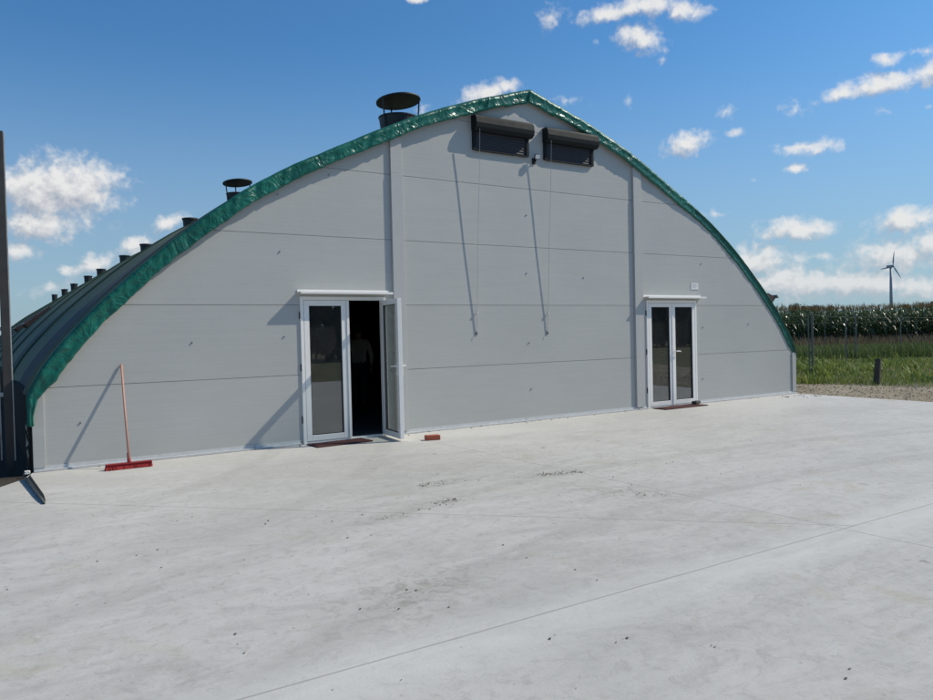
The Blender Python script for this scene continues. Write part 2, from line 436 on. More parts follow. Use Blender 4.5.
# --- corner trims and base flashing
for x0, x1 in ((XL+.001, XL+.13),(XR-.14, XR-.001)):
    MB().box(x0, x1, -.022, -.001, .05, .93).build('corner_trim', M['wall'], hall, bevel=.003)
edges = [XL, DOORS[0][0]-.04, DOORS[0][1]+.04, DOORS[1][0]-.04, DOORS[1][1]+.04, XR]
for a, b in ((edges[0],edges[1]),(edges[2],edges[3]),(edges[4],edges[5])):
    x = a
    while x < b-.01:
        e = min(x+2.6+.2*random.random(), b)
        d = .045+.018*random.random(); fl = MB()
        fl.box(x+.004, e-.004, -d, -.0005, .004, .022+.006*random.random()); fl.box(x+.004, e-.004, -.012, -.0005, .020, .062); x = e
        fl.build('base_flashing', M['flashing'], hall)

# --- roof: ribbed steel arches
ss = [SL*(i/46) for i in range(-46,47)]
BAY = 5.0; Y0R = .75
ys = [(-.04,0),(.2,.0),(.45,.0),(.5,.03),(1.0,.03),(1.05,0)]
k = Y0R
while k+BAY < LEN-1:
    for q in range(1,10):
        a = q/10; ys.append((k+.3+(BAY-.6)*a, -.10*math.sin(math.pi*a)+(.028 if q == 5 else 0)))
        if q in (4,5): ys.append((k+.3+(BAY-.6)*(a+(.085 if q == 4 else .015)), -.10*math.sin(math.pi*a)))
    k += BAY
    for dy, h in ((-.26,0),(-.21,.03),(.21,.03),(.26,0)): ys.append((k+dy, h))
ys.append((LEN,0)); ys.sort()
rb = MB(); vs = []
for y, h in ys:
    for s in ss:
        x, z, nx, nz = prof(s); vs.append((x+nx*(h+.012), y, z+nz*(h+.012)))
n = len(ss)
rb.add(vs, [(i*n+j, i*n+j+1, (i+1)*n+j+1, (i+1)*n+j) for i in range(len(ys)-1) for j in range(n-1)])
roof = rb.build('roof', M['roof'], hall)
li = MB(); vs = []
for y in (.12, LEN-.1):
    for s in ss:
        x, z, nx, nz = prof(s); vs.append((x-nx*.06, y, z-nz*.06))
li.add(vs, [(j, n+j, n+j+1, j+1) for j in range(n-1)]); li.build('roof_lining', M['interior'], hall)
# side plinth walls and back wall
for x0, x1 in ((XL-.02, XL+.16),(XR-.16, XR+.02)):
    MB().box(x0, x1, .03, LEN, 0, .905).build('side_wall', M['brown_wall'], hall)
bw = MB(); pts = [prof(s) for s in ss]
bw.add([(p[0], LEN-.05, p[1]) for p in pts]+[(XR, LEN-.05, 0),(XL, LEN-.05, 0)], [tuple(range(n+2))]); bw.build('back_wall', M['wall'], hall)
sc_ = MB()
for i in range(14):
    z = .08+.55*random.random(); y = .05+.25*random.random(); a = .02+.05*random.random()
    q = [(XL-.03-.03*random.random(), y+dy*a, z+dz*a*1.6) for dy, dz in ((-1,-.4),(.3,-1),(.9,.2),(-.2,1))]
    sc_.add(q, [(0,1,2,3)])
sc_.build('torn_foil', M['foil'], hall)

# --- green tarpaulin wrapped over the front edge of the roof
tb = MB(); NS = 760; TOT = SL+.34
cross = 15
vs = []
def nz3(x, y, z): return noise.noise(Vector((x,y,z)))
for i in range(NS+1):
    s = -TOT+2*TOT*i/NS
    x, z, nx, nz = prof(s)
    if s > SL: x, z, nx, nz = prof(min(s, SL+.22))
    u = abs(s)
    yf = -(.075+.055*min(1,u/2.0)) if s < 0 else -(.085+.012*min(1,u/2.4)-.052*max(0,min(1,(u-2.4)/1.6))-.022*max(0,min(1,(u-4)/1.2)))                       # how far the edge stands out in front of the gable
    drop = .155+.018*nz3(s*1.1,3,0)+.012*nz3(s*5,1,0)
    if abs(s) < .6: drop += .02
    drop *= 1-.86*max(0,min(1,(abs(s)-SL+.30)/.52))
    dens = .55+.45*nz3(s*.6, 9, 2)
    for j in range(cross):
        t = j/(cross-1)
        if t < .3:   q = t/.3;  y, o = .34+(yf+.04-.34)*q, .035+.02*q
        elif t < .42: q = (t-.3)/.12; a = q*math.pi/2; y, o = yf+.04-.04*math.sin(a), .055-.04*(1-math.cos(a))
        elif t < .9: q = (t-.42)/.48; y, o = yf+.012*math.sin(q*3), .015-drop*q
        else: q = (t-.9)/.1; y, o = yf+.035*q, .015-drop-.01*q
        # crinkles run mostly across the band
        wv = min(1, max(.12, (t-.12)/.3))
        a1 = nz3(s*5.2+t*1.4, t*1.1, 4); a2 = nz3(s*13-t*2.5, t*2.4, 7); a3 = nz3(s*3.1, t*.8, 1)
        fold = (1-abs(a1)*2.6)*.021+(a2)*.008+a3*.020
        y = min(y-fold*wv*dens*(1 if s < 0 or u < 2.6 else .4), -.008) if t > .3 else y-fold*wv*dens
        o += (nz3(s*8, t*2, 11)*.007+nz3(s*2.3, t, 5)*.010)*wv
        if t > .8: o += .007*nz3(s*11, 0, 3)
        vs.append((x+nx*o, y, z+nz*o))
tb.add(vs, [(i*cross+j, i*cross+j+1, (i+1)*cross+j+1, (i+1)*cross+j) for i in range(NS) for j in range(cross-1)])
to = tb.build('edge_tarpaulin', M['tarp'], hall, smooth=True)
uvl = to.data.uv_layers.new(name='UVMap')
for lp in to.data.loops:
    uvl.data[lp.index].uv = ((lp.vertex_index//cross)*2*TOT/NS, (lp.vertex_index % cross)/(cross-1))

# --- roof vents: two with open rain caps, a row of short lidded ones behind
def vent(x, y, ztop, r, cap, capz=None, kc=1.14):
    v = MB(); zb = arch_z(x)-.25
    v.lathe((x,y,0), [(r*.88,zb),(r*.90,zb+.2),(r,ztop),(r*1.03,ztop),(r*1.03,ztop+.02),(r*.97,ztop+.02),(r*.84,zb+.1),(r*.8,zb)])
    o = v.build('roof_vent', M['vent'], hall, smooth=False)
    if cap:
        c = MB(); rc = r*kc; tl = Matrix.Rotation(R(-6),3,'X') @ Matrix.Rotation(R(-3),3,'Y')
        c.lathe((x+.01,y,capz), [(.001,-.006),(rc*.97,-.006),(rc,-.014),(rc,.006),(rc*.5,.022),(.001,.03)], 36, 0, tl); c.build('vent_cap', M['vent'], o)
        for k in range(3):
            a = R(200+120*k); st = MB()
            st.tube([(x+math.cos(a)*r*1.01, y+math.sin(a)*r*1.01, ztop-.2),(x+math.cos(a)*rc*.97, y+math.sin(a)*rc*.97, capz)], .013, 6); st.build('strut', M['vent'], o)
    else:
        c = MB(); c.lathe((x,y,ztop+.0205), [(.001,0),(r*1.12,0),(r*1.12,.045),(.001,.07)], 24); c.build('vent_lid', M['vent'], o)
vent(6.10, .98, 5.185, .325, True, 5.485, 1.16)
vent(5.0, 6.58, 4.755, .235, True, 5.02, 1.36)
for y, z in ((11.0,4.80),(17.34,4.81),(21.75,4.86),(28.41,4.9),(33.25,4.95),(39.9,5.0),(45.61,5.03),(53.09,5.1)): vent(5.0, y, z-.02, .19, False)
# --- air inlet hoods low on the left slope and one on the right
def hood(x, y, ln, w_, hn):
    sg = -1 if x < CX else 1
    lo, hi = 0., SL
    for _ in range(40):
        md = (lo+hi)/2
        if abs(prof(md)[0]-CX) < abs(x-CX): lo = md
        else: hi = md
    px, pz, nx, nz = prof(sg*lo); N = Vector((nx,0,nz)); D = Vector((nz*sg,0,-nx*sg)); Y = Vector((0,1,0)); c = Vector((px,y,pz))
    h = MB()
    a0 = c-D*ln*.5; a1 = c+D*ln*.5
    vs = []
    for yy in (-w_/2, w_/2):
        vs += [a0+Y*yy-N*.03, a1+Y*yy-N*.03, a1+Y*yy+N*hn, a0+Y*yy+N*hn*.45]
    h.add(vs, [(0,3,2,1),(4,5,6,7),(3,7,6,2),(0,1,5,4),(1,2,6,5),(0,4,7,3)])
    o = h.build('air_inlet_hood', M['hood'], hall, bevel=.01)
    r_ = MB(); r_.obox(a1+N*(hn+.015), (D,Y,N), (.04,w_/2+.03,.012)); r_.build('hood_lip', M['galv'], o)
hood(1.72, 17.8, .9, 1.7, .15); hood(1.66, 22.6, .9, 1.8, .16)
hood(14.74, .10, .26, .2, .24)

# --- doors
def leaf(parent, o, ax, w_, z0, z1, th=.062, fw=.078, handle=None, hside=1):
    """a glazed door leaf: o = hinge corner (x,y), ax = unit vector along the leaf"""
    A = Vector((ax[0],ax[1],0)).normalized(); N = Vector((A.y,-A.x,0)); O = Vector((o[0],o[1],0)); Z = Vector((0,0,1))
    f = MB()
    def bar(a0,a1,zz0,zz1,t=th,mi=0): f.obox(O+A*(a0+a1)/2+Z*(zz0+zz1)/2, (A,N,Z), ((a1-a0)/2, t/2, (zz1-zz0)/2), mi)
    bar(0,fw,z0,z1); bar(w_-fw,w_,z0,z1); bar(fw,w_-fw,z0,z0+fw*1.05); bar(fw,w_-fw,z1-fw,z1)
    lf = f.build('door_leaf', M['white_frame'], parent, bevel=.004)
    gk = MB(); f = gk; b = .008
    for a0,a1,q0,q1 in ((fw,fw+b,z0+fw,z1-fw),(w_-fw-b,w_-fw,z0+fw,z1-fw),(fw+b,w_-fw-b,z0+fw*1.05,z0+fw*1.05+b),(fw+b,w_-fw-b,z1-fw-b,z1-fw)): bar(a0,a1,q0,q1,th*.7)
    gk.build('gasket', M['gasket'], parent)
    f = MB(); bar(fw+.001,w_-fw-.001,z0+fw*1.05+.001,z1-fw-.001,.004); f.build('glass_pane', M['glass'], parent)
    if handle:
        h = MB(); zc = 1.05; a = w_-fw*.5
        for sgn in (1,-1):
            c = O+A*a+N*sgn*(th/2+.006)+Z*zc
            h.obox(c, (A,N,Z), (.016,.006,.10))
            p = O+A*a+N*sgn*(th/2+.01)+Z*(zc+.04)
            h.tube([p, p+N*sgn*.05], .009, 8); h.tube([p+N*sgn*.05, p+N*sgn*.052-A*.05, p+N*sgn*.05-A*.12-Z*.008], .010, 8)
        h.build('handle', M['white_frame'], parent, smooth=False)
def door(x0, x1, zt, split, canopy, label):
    f = MB(); y0, y1 = -.020, .09; fw = .05
    f.box(x0,x0+fw,y0,y1,.002,zt); f.box(x1-fw,x1,y0,y1,.002,zt); f.box(x0+fw,x1-fw,y0,y1,zt-fw,zt); f.box(x0+fw,x1-fw,y0+.01,y1,.002,.03)
    d = f.build('double_door', M['white_frame'], hall, bevel=.004); d['label'] = label
    for z in (.35,1.1,1.85):
        h = MB(); h.tube([(x0-.004,y0+.012,z-.05),(x0-.004,y0+.012,z+.05)], .011, 8); h.build('hinge', M['gasket'], d)
    c = MB(); a, b = canopy
    c.box(a,b,-.155,0,zt+.055,zt+.066); c.box(a,b,-.155,-.147,zt+.034,zt+.0545); c.box(a,b,-.01,0,zt+.0665,zt+.10)
    c.build('rain_strip', M['white_frame'], d, bevel=.002)
    return d
d1 = door(3.90,5.26,2.12,.5,(3.865,5.33),'glazed white double door with its right leaf swung open')
leaf(d1, (3.955,.012), (1,0), .655, .035, 2.066)
st = MB(); st.box(4.612,4.652,-.030,.03,.035,2.066); st.build('meeting_stile', M['white_frame'], d1, bevel=.003)
leaf(d1, (5.205,-.025), (-.12,-1), .71, .035, 2.066, handle=True)
d2 = door(10.89,12.32,2.10,.5,(10.81,12.47),'glazed white double door, closed')
leaf(d2, (10.945,.012), (1,0), .655, .035, 2.046)
leaf(d2, (12.265,.012), (-1,0), .655, .035, 2.046, handle=True)
st = MB(); st.box(11.585,11.625,-.032,.03,.035,2.046); st.build('meeting_stile', M['white_frame'], d2, bevel=.003)

# --- roller shutter vents near the ridge, with pull cords
def shutter(x0, x1, z0, z1, cx, anchor):
    bh = .25; b = MB()
    prof_ = [(0,0),(-.10,0),(-.155,.045),(-.165,.12),(-.15,.205),(-.115,bh),(0,bh)]
    vs = [(x, y, z1-bh+z) for x in (x0-.01, x1+.04) for y, z in prof_]; k = len(prof_)
    b.add(vs, [tuple(range(k)), tuple(range(2*k-1,k-1,-1))]+[(i,(i+1)%k,k+(i+1)%k,k+i)[::-1] for i in range(k)])
    sh = b.build('roller_shutter', M['anthracite'], hall, bevel=.006)
    for a in (x0, x1-.06): MB().box(a, a+.06, -.044, -.0005, z0, z1-bh-.001).build('guide_rail', M['anthracite'], sh, bevel=.003)
    c = MB(); zz = z0+.012; rows = 7; hh = (z1-bh-z0)/rows
    for i in range(rows):
        a = zz+i*hh; vs = []
        for x in (x0+.061, x1-.061):
            for t in range(6):
                q = t/5; vs.append((x, -.022-.006*math.sin(math.pi*q), a+q*(hh-.006)))
        c.add(vs, [(t,6+t,7+t,t+1) for t in range(5)]); c.box(x0+.061,x1-.061,-.021,-.014,a+hh-.006,a+hh)
    c.build('curtain', M['slat'], sh)
    MB().box(x0+.061,x1-.061,-.045,-.012,z0-.01,z0+.011).build('bottom_bar', M['anthracite'], sh, bevel=.003)
    cd = MB(); top = Vector((cx,-.15,z1-bh+.02)); an = Vector(anchor)
    pts = []
    for i in range(13):
        q = i/12; p = top.lerp(an, q); p.y += .0*math.sin(q*3.14); p.x += .006*math.sin(q*9); pts.append(p)
    wv_ = Vector((.35,1,0)).normalized()*.0065; nv_ = Vector((1,-.35,0)).normalized()*.0015; vs = []
    for p in pts: vs += [p-wv_-nv_, p+wv_-nv_, p+wv_+nv_, p-wv_+nv_]
    cd.add(vs, [(4*i+j,4*i+(j+1)%4,4*i+4+(j+1)%4,4*i+4+j) for i in range(12) for j in range(4)]+[(3,2,1,0),(48,49,50,51)]); co = cd.build('pull_strap', M['cord'], sh)
    hk = MB(); hk.box(an.x-.012,an.x+.012,-.010,-.0005,an.z-.035,an.z+.02)
    hk.tube([(an.x,-.01,an.z),(an.x,-.03,an.z),(an.x+.004,-.034,an.z-.03)], .005, 6); hk.build('cord_cleat', M['galv'], sh)
    q = top.lerp(an,.90); kn = MB(); kn.lathe(q-Vector((0,0,.03)), [(.001,0),(.016,.01),(.018,.035),(.001,.06)], 10); kn.build('cord_knob', M['cord'], sh)
shutter(6.93, 8.08, 4.545, 5.10, 6.99, (6.93,-.012,1.54))
shutter(8.42, 9.57, 4.535, 5.085, 8.49, (8.43,-.012,1.52))
# flood light between the shutters
fb = MB(); fb.box(8.17,8.23,-.018,-.0005,4.44,4.54); fb.tube([(8.20,-.01,4.49),(8.20,-.05,4.47),(8.21,-.07,4.52)], .012, 8)
fo = fb.build('flood_light', M['anthracite'], hall)
fd = Vector((-.30,-.85,-.30)).normalized(); fr_ = Vector((0,0,1)).cross(fd).normalized(); fu = fd.cross(fr_)
fc = Vector((8.225,-.085,4.56))
MB().obox(fc, (fr_,fd,fu), (.050,.020,.042)).build('lamp_housing', M['anthracite'], fo, bevel=.006)
MB().obox(fc+fd*.022, (fr_,fd,fu), (.042,.003,.034)).build('lamp_lens', M['lamp_face'], fo)
# small plate beside the right door, faint grey lines of illegible print on it
sp = MB().box(12.19,12.40,-.008,-.0005,2.325,2.455).build('wall_plate', M['sign'], hall)
mk = MB()
for i, w_ in enumerate((.13,.15,.10)): mk.box(12.22,12.22+w_,-.0095,-.0085,2.42-.03*i,2.432-.03*i)
mk.build('plate_print', M['sign_mark'], sp)

# ------------------------------------------------------------------ things on the apron
def doormat(x0,x1,y0,y1,rot,label):
    m = MB(); nx_, ny_ = 24, 10; c = Vector(((x0+x1)/2,(y0+y1)/2,0)); Rz = Matrix.Rotation(rot,3,'Z'); vs = []
    for zz in (1,0):
        for j in range(ny_+1):
            for i in range(nx_+1):
                p = Vector((x0+(x1-x0)*i/nx_, y0+(y1-y0)*j/ny_, 0))-c; p = Rz@p+c
                p.z = (.018+.006*nz3(p.x*3,p.y*3,0)+(.004*random.random())) if zz else .003
                vs.append(p)
    k = (nx_+1)*(ny_+1); fs = []
    for j in range(ny_):
        for i in range(nx_):
            a = j*(nx_+1)+i; fs += [(a,a+1,a+nx_+2,a+nx_+1),(k+a,k+a+nx_+1,k+a+nx_+2,k+a+1)]
    rim = [i for i in range(nx_+1)]+[j*(nx_+1)+nx_ for j in range(1,ny_+1)]+[ny_*(nx_+1)+i for i in range(nx_-1,-1,-1)]+[j*(nx_+1) for j in range(ny_-1,0,-1)]
    fs += [(rim[i],k+rim[i],k+rim[(i+1)%len(rim)],rim[(i+1)%len(rim)]) for i in range(len(rim))]
    m.add(vs, fs); o = m.build('doormat', M['mat']); tag(o, label, 'doormat', 'doormats before the doors')
doormat(3.92,4.78,-.46,-.09,R(3),'dark red doormat lying before the half open door')
doormat(10.93,12.12,-.44,-.09,R(0),'dark red doormat lying before the closed door')
b = MB(); b.obox((12.05,-.20,.055), ((1,.3,0),(-.3,1,0),(0,0,1)), (.11,.05,.03)); tag(b.build('stone_block', M['steel_dark'], bevel=.01), 'small dark block lying on the doormat of the closed door', 'block')
b = MB(); b.obox((5.53,-.88,.037), ((1,-.25,0),(.25,1,0),(0,0,1)), (.105,.06,.034)); tag(b.build('brick', M['brick'], bevel=.006), 'single red brick lying on the concrete by the open door leaf', 'brick')

br = empty('push_broom', (1.51,-.46,0)); tag(br, 'wide red push broom leaning with its pale wooden handle against the wall', 'broom')
hb = MB(); hb.box(1.25,1.77,-.50,-.45,.050,.074); bo = hb.build('broom_block', M['broom_red'], br, bevel=.006)
sk_ = MB(); sk_.tube([(1.514,-.478,.072),(1.517,-.41,.18)], [.024,.017], 10); sk_.build('socket', M['broom_red'], br)
bs = MB()
for i in range(62):
    for j in range(7):
        x = 1.255+.51*i/61; y = -.50+.05*j/6; sp_ = (j-3)*.004
        dx = random.uniform(-.008,.008)
        bs.add([(x-.004,y,.052),(x+.004,y,.052),(x+.005+dx*1.6,y+sp_*3,.003),(x-.005+dx*1.6,y+sp_*3,.003)], [(0,1,2,3)])
        bs.add([(x,y-.004,.06),(x,y+.004,.06),(x+dx,y+.004+sp_*2,.003),(x+dx,y-.004+sp_*2,.003)], [(0,1,2,3)])
bs.build('bristles', M['bristle'], br)
hd = MB(); hd.tube([(1.515,-.475,.083),(1.52,-.24,.66),(1.530,-.014,1.245)], [.0135,.013,.0125], 10); hd.build('handle', M['broom_wood'], br, smooth=True)

# broken half-round gutter piece at the left corner
gt = empty('gutter_piece', (.49,-1.1,0)); tag(gt, 'broken half round grey gutter piece lying at the left corner of the hall', 'gutter')
gm = MB(); vs = []; nseg = 10
for i in range(9):
    q = i/8; c = Vector((.44+.075*q, -.42-1.72*q, 0.042-.015*q)); rr = .034-.009*q
    tp = 1 if q < .8 else 1-(q-.8)*3.6
    for rad in (rr, rr-.005):
        for j in range(nseg+1):
            a = R(150)+R(200)*tp*(j/nseg)+R(200)*(1-tp)*.35
            vs.append(c+Vector((math.cos(a)*rad,0,math.sin(a)*rad)))
k = nseg+1; fs = []
for i in range(8):
    for j in range(nseg):
        o_ = i*2*k+j; fs += [(o_,o_+1,o_+2*k+1,o_+2*k),(o_+k,o_+k+2*k,o_+k+2*k+1,o_+k+1)]
gm.add(vs, fs); gm.build('channel', M['gutter'], gt)
MB().lathe((.44,-.46,.044), [(.034,-.012),(.039,-.012),(.039,.012),(.034,.012),(.034,-.012)], 20, 0, Matrix.Rotation(R(90),3,'X')).build('collar_ring', M['gutter'], gt)
MB().box(.43,.49,-.15,-.10,.005,.045).build('end_cap', M['white_frame'], gt, bevel=.006)

# steel gate frame at the left edge
gf = empty('steel_gate', (.1,.35,0)); tag(gf, 'tall dark steel gate post and leaf at the left edge', 'gate')
MB().box(.262,.352,.30,.40,0,4.10).build('post', M['steel_dark'], gf, bevel=.004)
MB().box(.354,.366,.31,.39,.12,4.09).build('post_lit_edge', M['steel_pale'], gf)  # pale strip standing in for the sunlit edge of the dark post
gl = MB(); gl.box(-1.2,.215,.48,.52,.12,3.3); gl.box(-1.2,.235,.46,.54,.05,.118)
for i in range(9): gl.obox((-.478,.50,3.40+.085*i), ((1,0,0),(0,1,.9),(0,-.9,1)), (.735,.035,.006))
gl.build('gate_leaf', M['steel_dark'], gf)
MB().box(.217,.232,.455,.545,.12,4.1).build('leaf_lit_edge', M['steel_pale'], gf)  # sunlit edge of the leaf put in as a pale steel line
MB().box(.02,.215,.44,.459,1.545,1.60).build('latch_plate', M['steel_pale'], gf)
MB().box(.02,.10,.44,.459,.74,.86).build('latch_plate', M['steel_pale'], gf)
for z in (.9,1.7,2.2,2.75,3.3,3.8): MB().box(.2325,.2615,.36,.47,z,z+.045).build('rung', M['steel_pale'], gf)
gb = MB(); gb.tube([(-.9,.43,.15),(.20,.43,.42)], .035, 8); gb.build('brace', M['steel_dark'], gf)

# mud crumbs left by wheels on the concrete
cr = MB()
def crumb(x, y, s):
    vs = [Vector((random.uniform(.7,1.3)*s*a, random.uniform(.7,1.3)*s*b, random.uniform(.5,1)*s*c)) for a,b,c in ((1,0,.25),(-1,0,.25),(0,1,.25),(0,-1,.25),(0,0,.8),(0,0,0))]
    rz = Matrix.Rotation(random.random()*6.28,3,'Z')
    cr.add([rz@p+Vector((x,y,.003)) for p in vs], [(0,2,4),(2,1,4),(1,3,4),(3,0,4),(2,0,5),(1,2,5),(3,1,5),(0,3,5)])
for a, b, n_, sp_ in [((3.71,-3.68),(4.05,-3.69),60,.05),((5.03,-4.02),(5.46,-4.15),170,.05),((4.05,-3.69),(5.03,-4.02),12,.05),((3.4,-4.51),(3.7,-4.44),80,.05),((2.8,-4.65),(3.04,-4.66),22,.05),
                      ((3.04,-4.66),(3.4,-4.51),8,.05),((4.93,-4.93),(5.29,-5.57),26,.10),((5.46,-4.15),(6.8,-4.5),14,.08),((5.6,-4.5),(5.3,-5.2),14,.15),((1.6,-4.2),(2.9,-4.4),14,.12)]:
    for i in range(n_):
        q = random.random(); crumb(a[0]+(b[0]-a[0])*q+random.gauss(0,sp_*.6), a[1]+(b[1]-a[1])*q+random.gauss(0,sp_), random.choice((.002,.003,.004,.005,.007,.010)))
for x, y in [(0.64,-4.53),(1.49,-5.18),(0.45,-5.43),(1.1,-6.44),(2.17,-5.41),(2.17,-6.4),(1.94,-6.6),(2.63,-7.66),(2.33,-7.43),(2.9,-8.0),(3.12,-8.54),(1.28,-7.32),(1.53,-7.39),(2.1,-7.92)]:
    for i in range(random.choice((1,1,2,3))): crumb(x+random.gauss(0,.03), y+random.gauss(0,.02), random.choice((.004,.006,.009)))
for i in range(170): crumb(random.uniform(-1,9), random.uniform(-9,-.6), random.choice((.003,.005,.008)))
for i in range(60): crumb(random.uniform(.7,15), -abs(random.gauss(.08,.06))-.06, random.choice((.006,.012,.018)))
for i in range(20): crumb(random.uniform(14.6,15.4), random.uniform(-.9,-.3), random.choice((.012,.02,.03)))
tag(cr.build('mud_crumbs', M['crumb'], center=False), 'dark dry mud crumbs strewn over the pale concrete', 'mud', kind='stuff')

# ------------------------------------------------------------------ person in the dark doorway (walking away)
def person(loc, rz):
    P = {'pelvis':(0,0,.95,.135),'waist':(0,.01,1.10,.125),'chest':(0,.015,1.30,.15),'neckb':(0,.0,1.455,.075),'neck':(0,.015,1.52,.055),'head1':(0,.03,1.60,.085),'head2':(0,.03,1.68,.095),'head3':(0,.015,1.745,.06),
         'hl':(-.09,0,.90,.095),'kl':(-.10,.14,.52,.062),'al':(-.10,.07,.10,.042),'tl':(-.11,.22,.045,.035),
         'hr':(.09,0,.90,.095),'kr':(.10,-.01,.50,.062),'ar':(.10,-.25,.13,.042),'tr':(.11,-.12,.045,.035),
         'sl':(-.185,0,1.41,.065),'el':(-.25,-.06,1.13,.046),'wl':(-.245,.05,.90,.03),'ml':(-.24,.075,.83,.034),
         'sr':(.185,0,1.41,.065),'er':(.26,-.02,1.13,.046),'wr':(.25,.12,.93,.03),'mr':(.245,.155,.87,.034)}
    E_ = [('pelvis','waist'),('waist','chest'),('chest','neckb'),('neckb','neck'),('neck','head1'),('head1','head2'),('head2','head3'),
          ('pelvis','hl'),('hl','kl'),('kl','al'),('al','tl'),('pelvis','hr'),('hr','kr'),('kr','ar'),('ar','tr'),
          ('chest','sl'),('sl','el'),('el','wl'),('wl','ml'),('chest','sr'),('sr','er'),('er','wr'),('wr','mr')]
    for sd, m_ in (('l','ml'),('r','mr')):
        mx, my, mz, _ = P[m_]; sg = -1 if sd == 'l' else 1
        for i, (dy, ln) in enumerate(((.026,.07),(.009,.085),(-.009,.08),(-.026,.062))):
            P[f'f{sd}{i}a'] = (mx-sg*.004,my+dy,mz-.05,.009); P[f'f{sd}{i}b'] = (mx-sg*.016,my+dy*1.15+.006,mz-.05-ln*.6,.008); P[f'f{sd}{i}c'] = (mx-sg*.034,my+dy*1.15+.008,mz-.05-ln,.0065)
            E_ += [(m_,f'f{sd}{i}a'),(f'f{sd}{i}a',f'f{sd}{i}b'),(f'f{sd}{i}b',f'f{sd}{i}c')]
        P[f't{sd}a'] = (mx-sg*.012,my+.045,mz+.0,.011); P[f't{sd}b'] = (mx-sg*.02,my+.06,mz-.045,.008)
        E_ += [(m_,f't{sd}a'),(f't{sd}a',f't{sd}b')]
    names = list(P); me = bpy.data.meshes.new('person_skel')
    me.from_pydata([P[k][:3] for k in names], [(names.index(a),names.index(b_)) for a,b_ in E_], [])
    o = bpy.data.objects.new('person_skel', me); COL.objects.link(o)
    o.modifiers.new('skin','SKIN'); sv = me.skin_vertices[0].data
    for i, k in enumerate(names):
        r_ = P[k][3]; sv[i].radius = (r_*1.25, r_*.85) if k in ('pelvis','waist','chest') else (r_, r_)
    sv[0].use_root = True
    sd_ = o.modifiers.new('sub','SUBSURF'); sd_.levels = 2; sd_.render_levels = 2
    bpy.context.view_layer.update()
    dg = bpy.context.evaluated_depsgraph_get()
    nm = bpy.data.meshes.new_from_object(o.evaluated_get(dg)); bpy.data.objects.remove(o)
    nm.materials.clear()
    for mm in ('skin','shirt','trousers','shoe'): nm.materials.append(M[mm])
    for p in nm.polygons:
        c = p.center; p.use_smooth = True
        p.material_index = 3 if c.z < .085 else 2 if (c.z < 1.0 and abs(c.x) < .205) else 1 if c.z < 1.475 and not (abs(c.x) > .2 and c.z < .95) else 0
    root = bpy.data.objects.new('person', nm); COL.objects.link(root); root['wl'] = list(loc)
    hr = MB(); vs = []
    hr.lathe((0,.0,1.655), [(.100,-.055),(.108,0),(.104,.05),(.078,.095),(.04,.115),(.001,.12)], 16)
    hr.v = [(x, y*1.08-.004 if y < .04 else .055, z) for x, y, z in hr.v]
    me2 = bpy.data.meshes.new('hair'); me2.from_pydata(hr.v, [], hr.f); me2.materials.append(M['hair'])
    h = bpy.data.objects.new('hair', me2); COL.objects.link(h); h.parent = root
    for nm_, c_, h_ in (('nose',(0,.128,1.645),(.012,.018,.022)),('ear',(-.098,.03,1.64),(.01,.018,.03)),('ear',(.098,.03,1.64),(.01,.018,.03))):
        q_ = MB(); q_.obox(c_, ((1,0,0),(0,1,0),(0,0,1)), h_)
        me3 = bpy.data.meshes.new(nm_); me3.from_pydata(q_.v, [], q_.f); me3.materials.append(M['skin'])
        f_ = bpy.data.objects.new(nm_, me3); COL.objects.link(f_); f_.parent = root; f_.modifiers.new('b','BEVEL').width = .006
    root.location = loc; root.rotation_euler = (0,0,rz)
    tag(root, 'person in a pale shirt and dark trousers standing inside the dark doorway', 'person')
person((6.66,4.0,0.0), R(-28))

# ------------------------------------------------------------------ ground
def sheet(name, poly, z, mat_, **kw):
    m = MB().add([(x,y,z) for x,y in poly], [tuple(range(len(poly)))]); o = m.build(name, mat_, center=False); tag(o, kind='structure'); return o
gr = MB(); gr.add([(-3000,-3000,-.06),(3000,-3000,-.06),(3000,3000,-.06),(-3000,3000,-.06)], [(0,1,2,3)])
tag(gr.build('ground', M['ground'], center=False), kind='structure')
slab = [(-14,-.86),(.17,-.83),(.40,-.46),(.50,-.10),(XL,0),(XR-.02,0),(XR-.05,-.3),(15.5,-3.0),(15.42,-14),(-14,-14)]
sb = MB(); k = len(slab)
sb.add([(x,y,0) for x,y in slab]+[(x,y,-.14) for x,y in slab], [tuple(range(k))[::-1]]+[(i,(i+1)%k,k+(i+1)%k,k+i) for i in range(k)])
tag(sb.build('concrete_apron', M['concrete'], center=False), kind='structure')
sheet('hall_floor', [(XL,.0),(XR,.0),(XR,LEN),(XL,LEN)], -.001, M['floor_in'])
sheet('side_yard', [(-14,-.84),(.3,-.8),(.6,-.2),(.6,60),(-14,60)], -.04, M['soil'])
gp = [(15.35,-24),(15.35,4.0),(17.4,4.2),(18.7,1.8),(19.3,-.6),(20.6,-3.2),(22.5,-7),(26,-14),(30,-24)]
sheet('gravel_strip', gp, -.03, M['gravel'])

DV = Vector((.5446,.8384,0)); LV = Vector((.8384,-.5446,0)); CP = Vector((0,-10.36,0))
def dl(d, l, z=0): p = CP+DV*d+LV*l; return Vector((p.x,p.y,z))
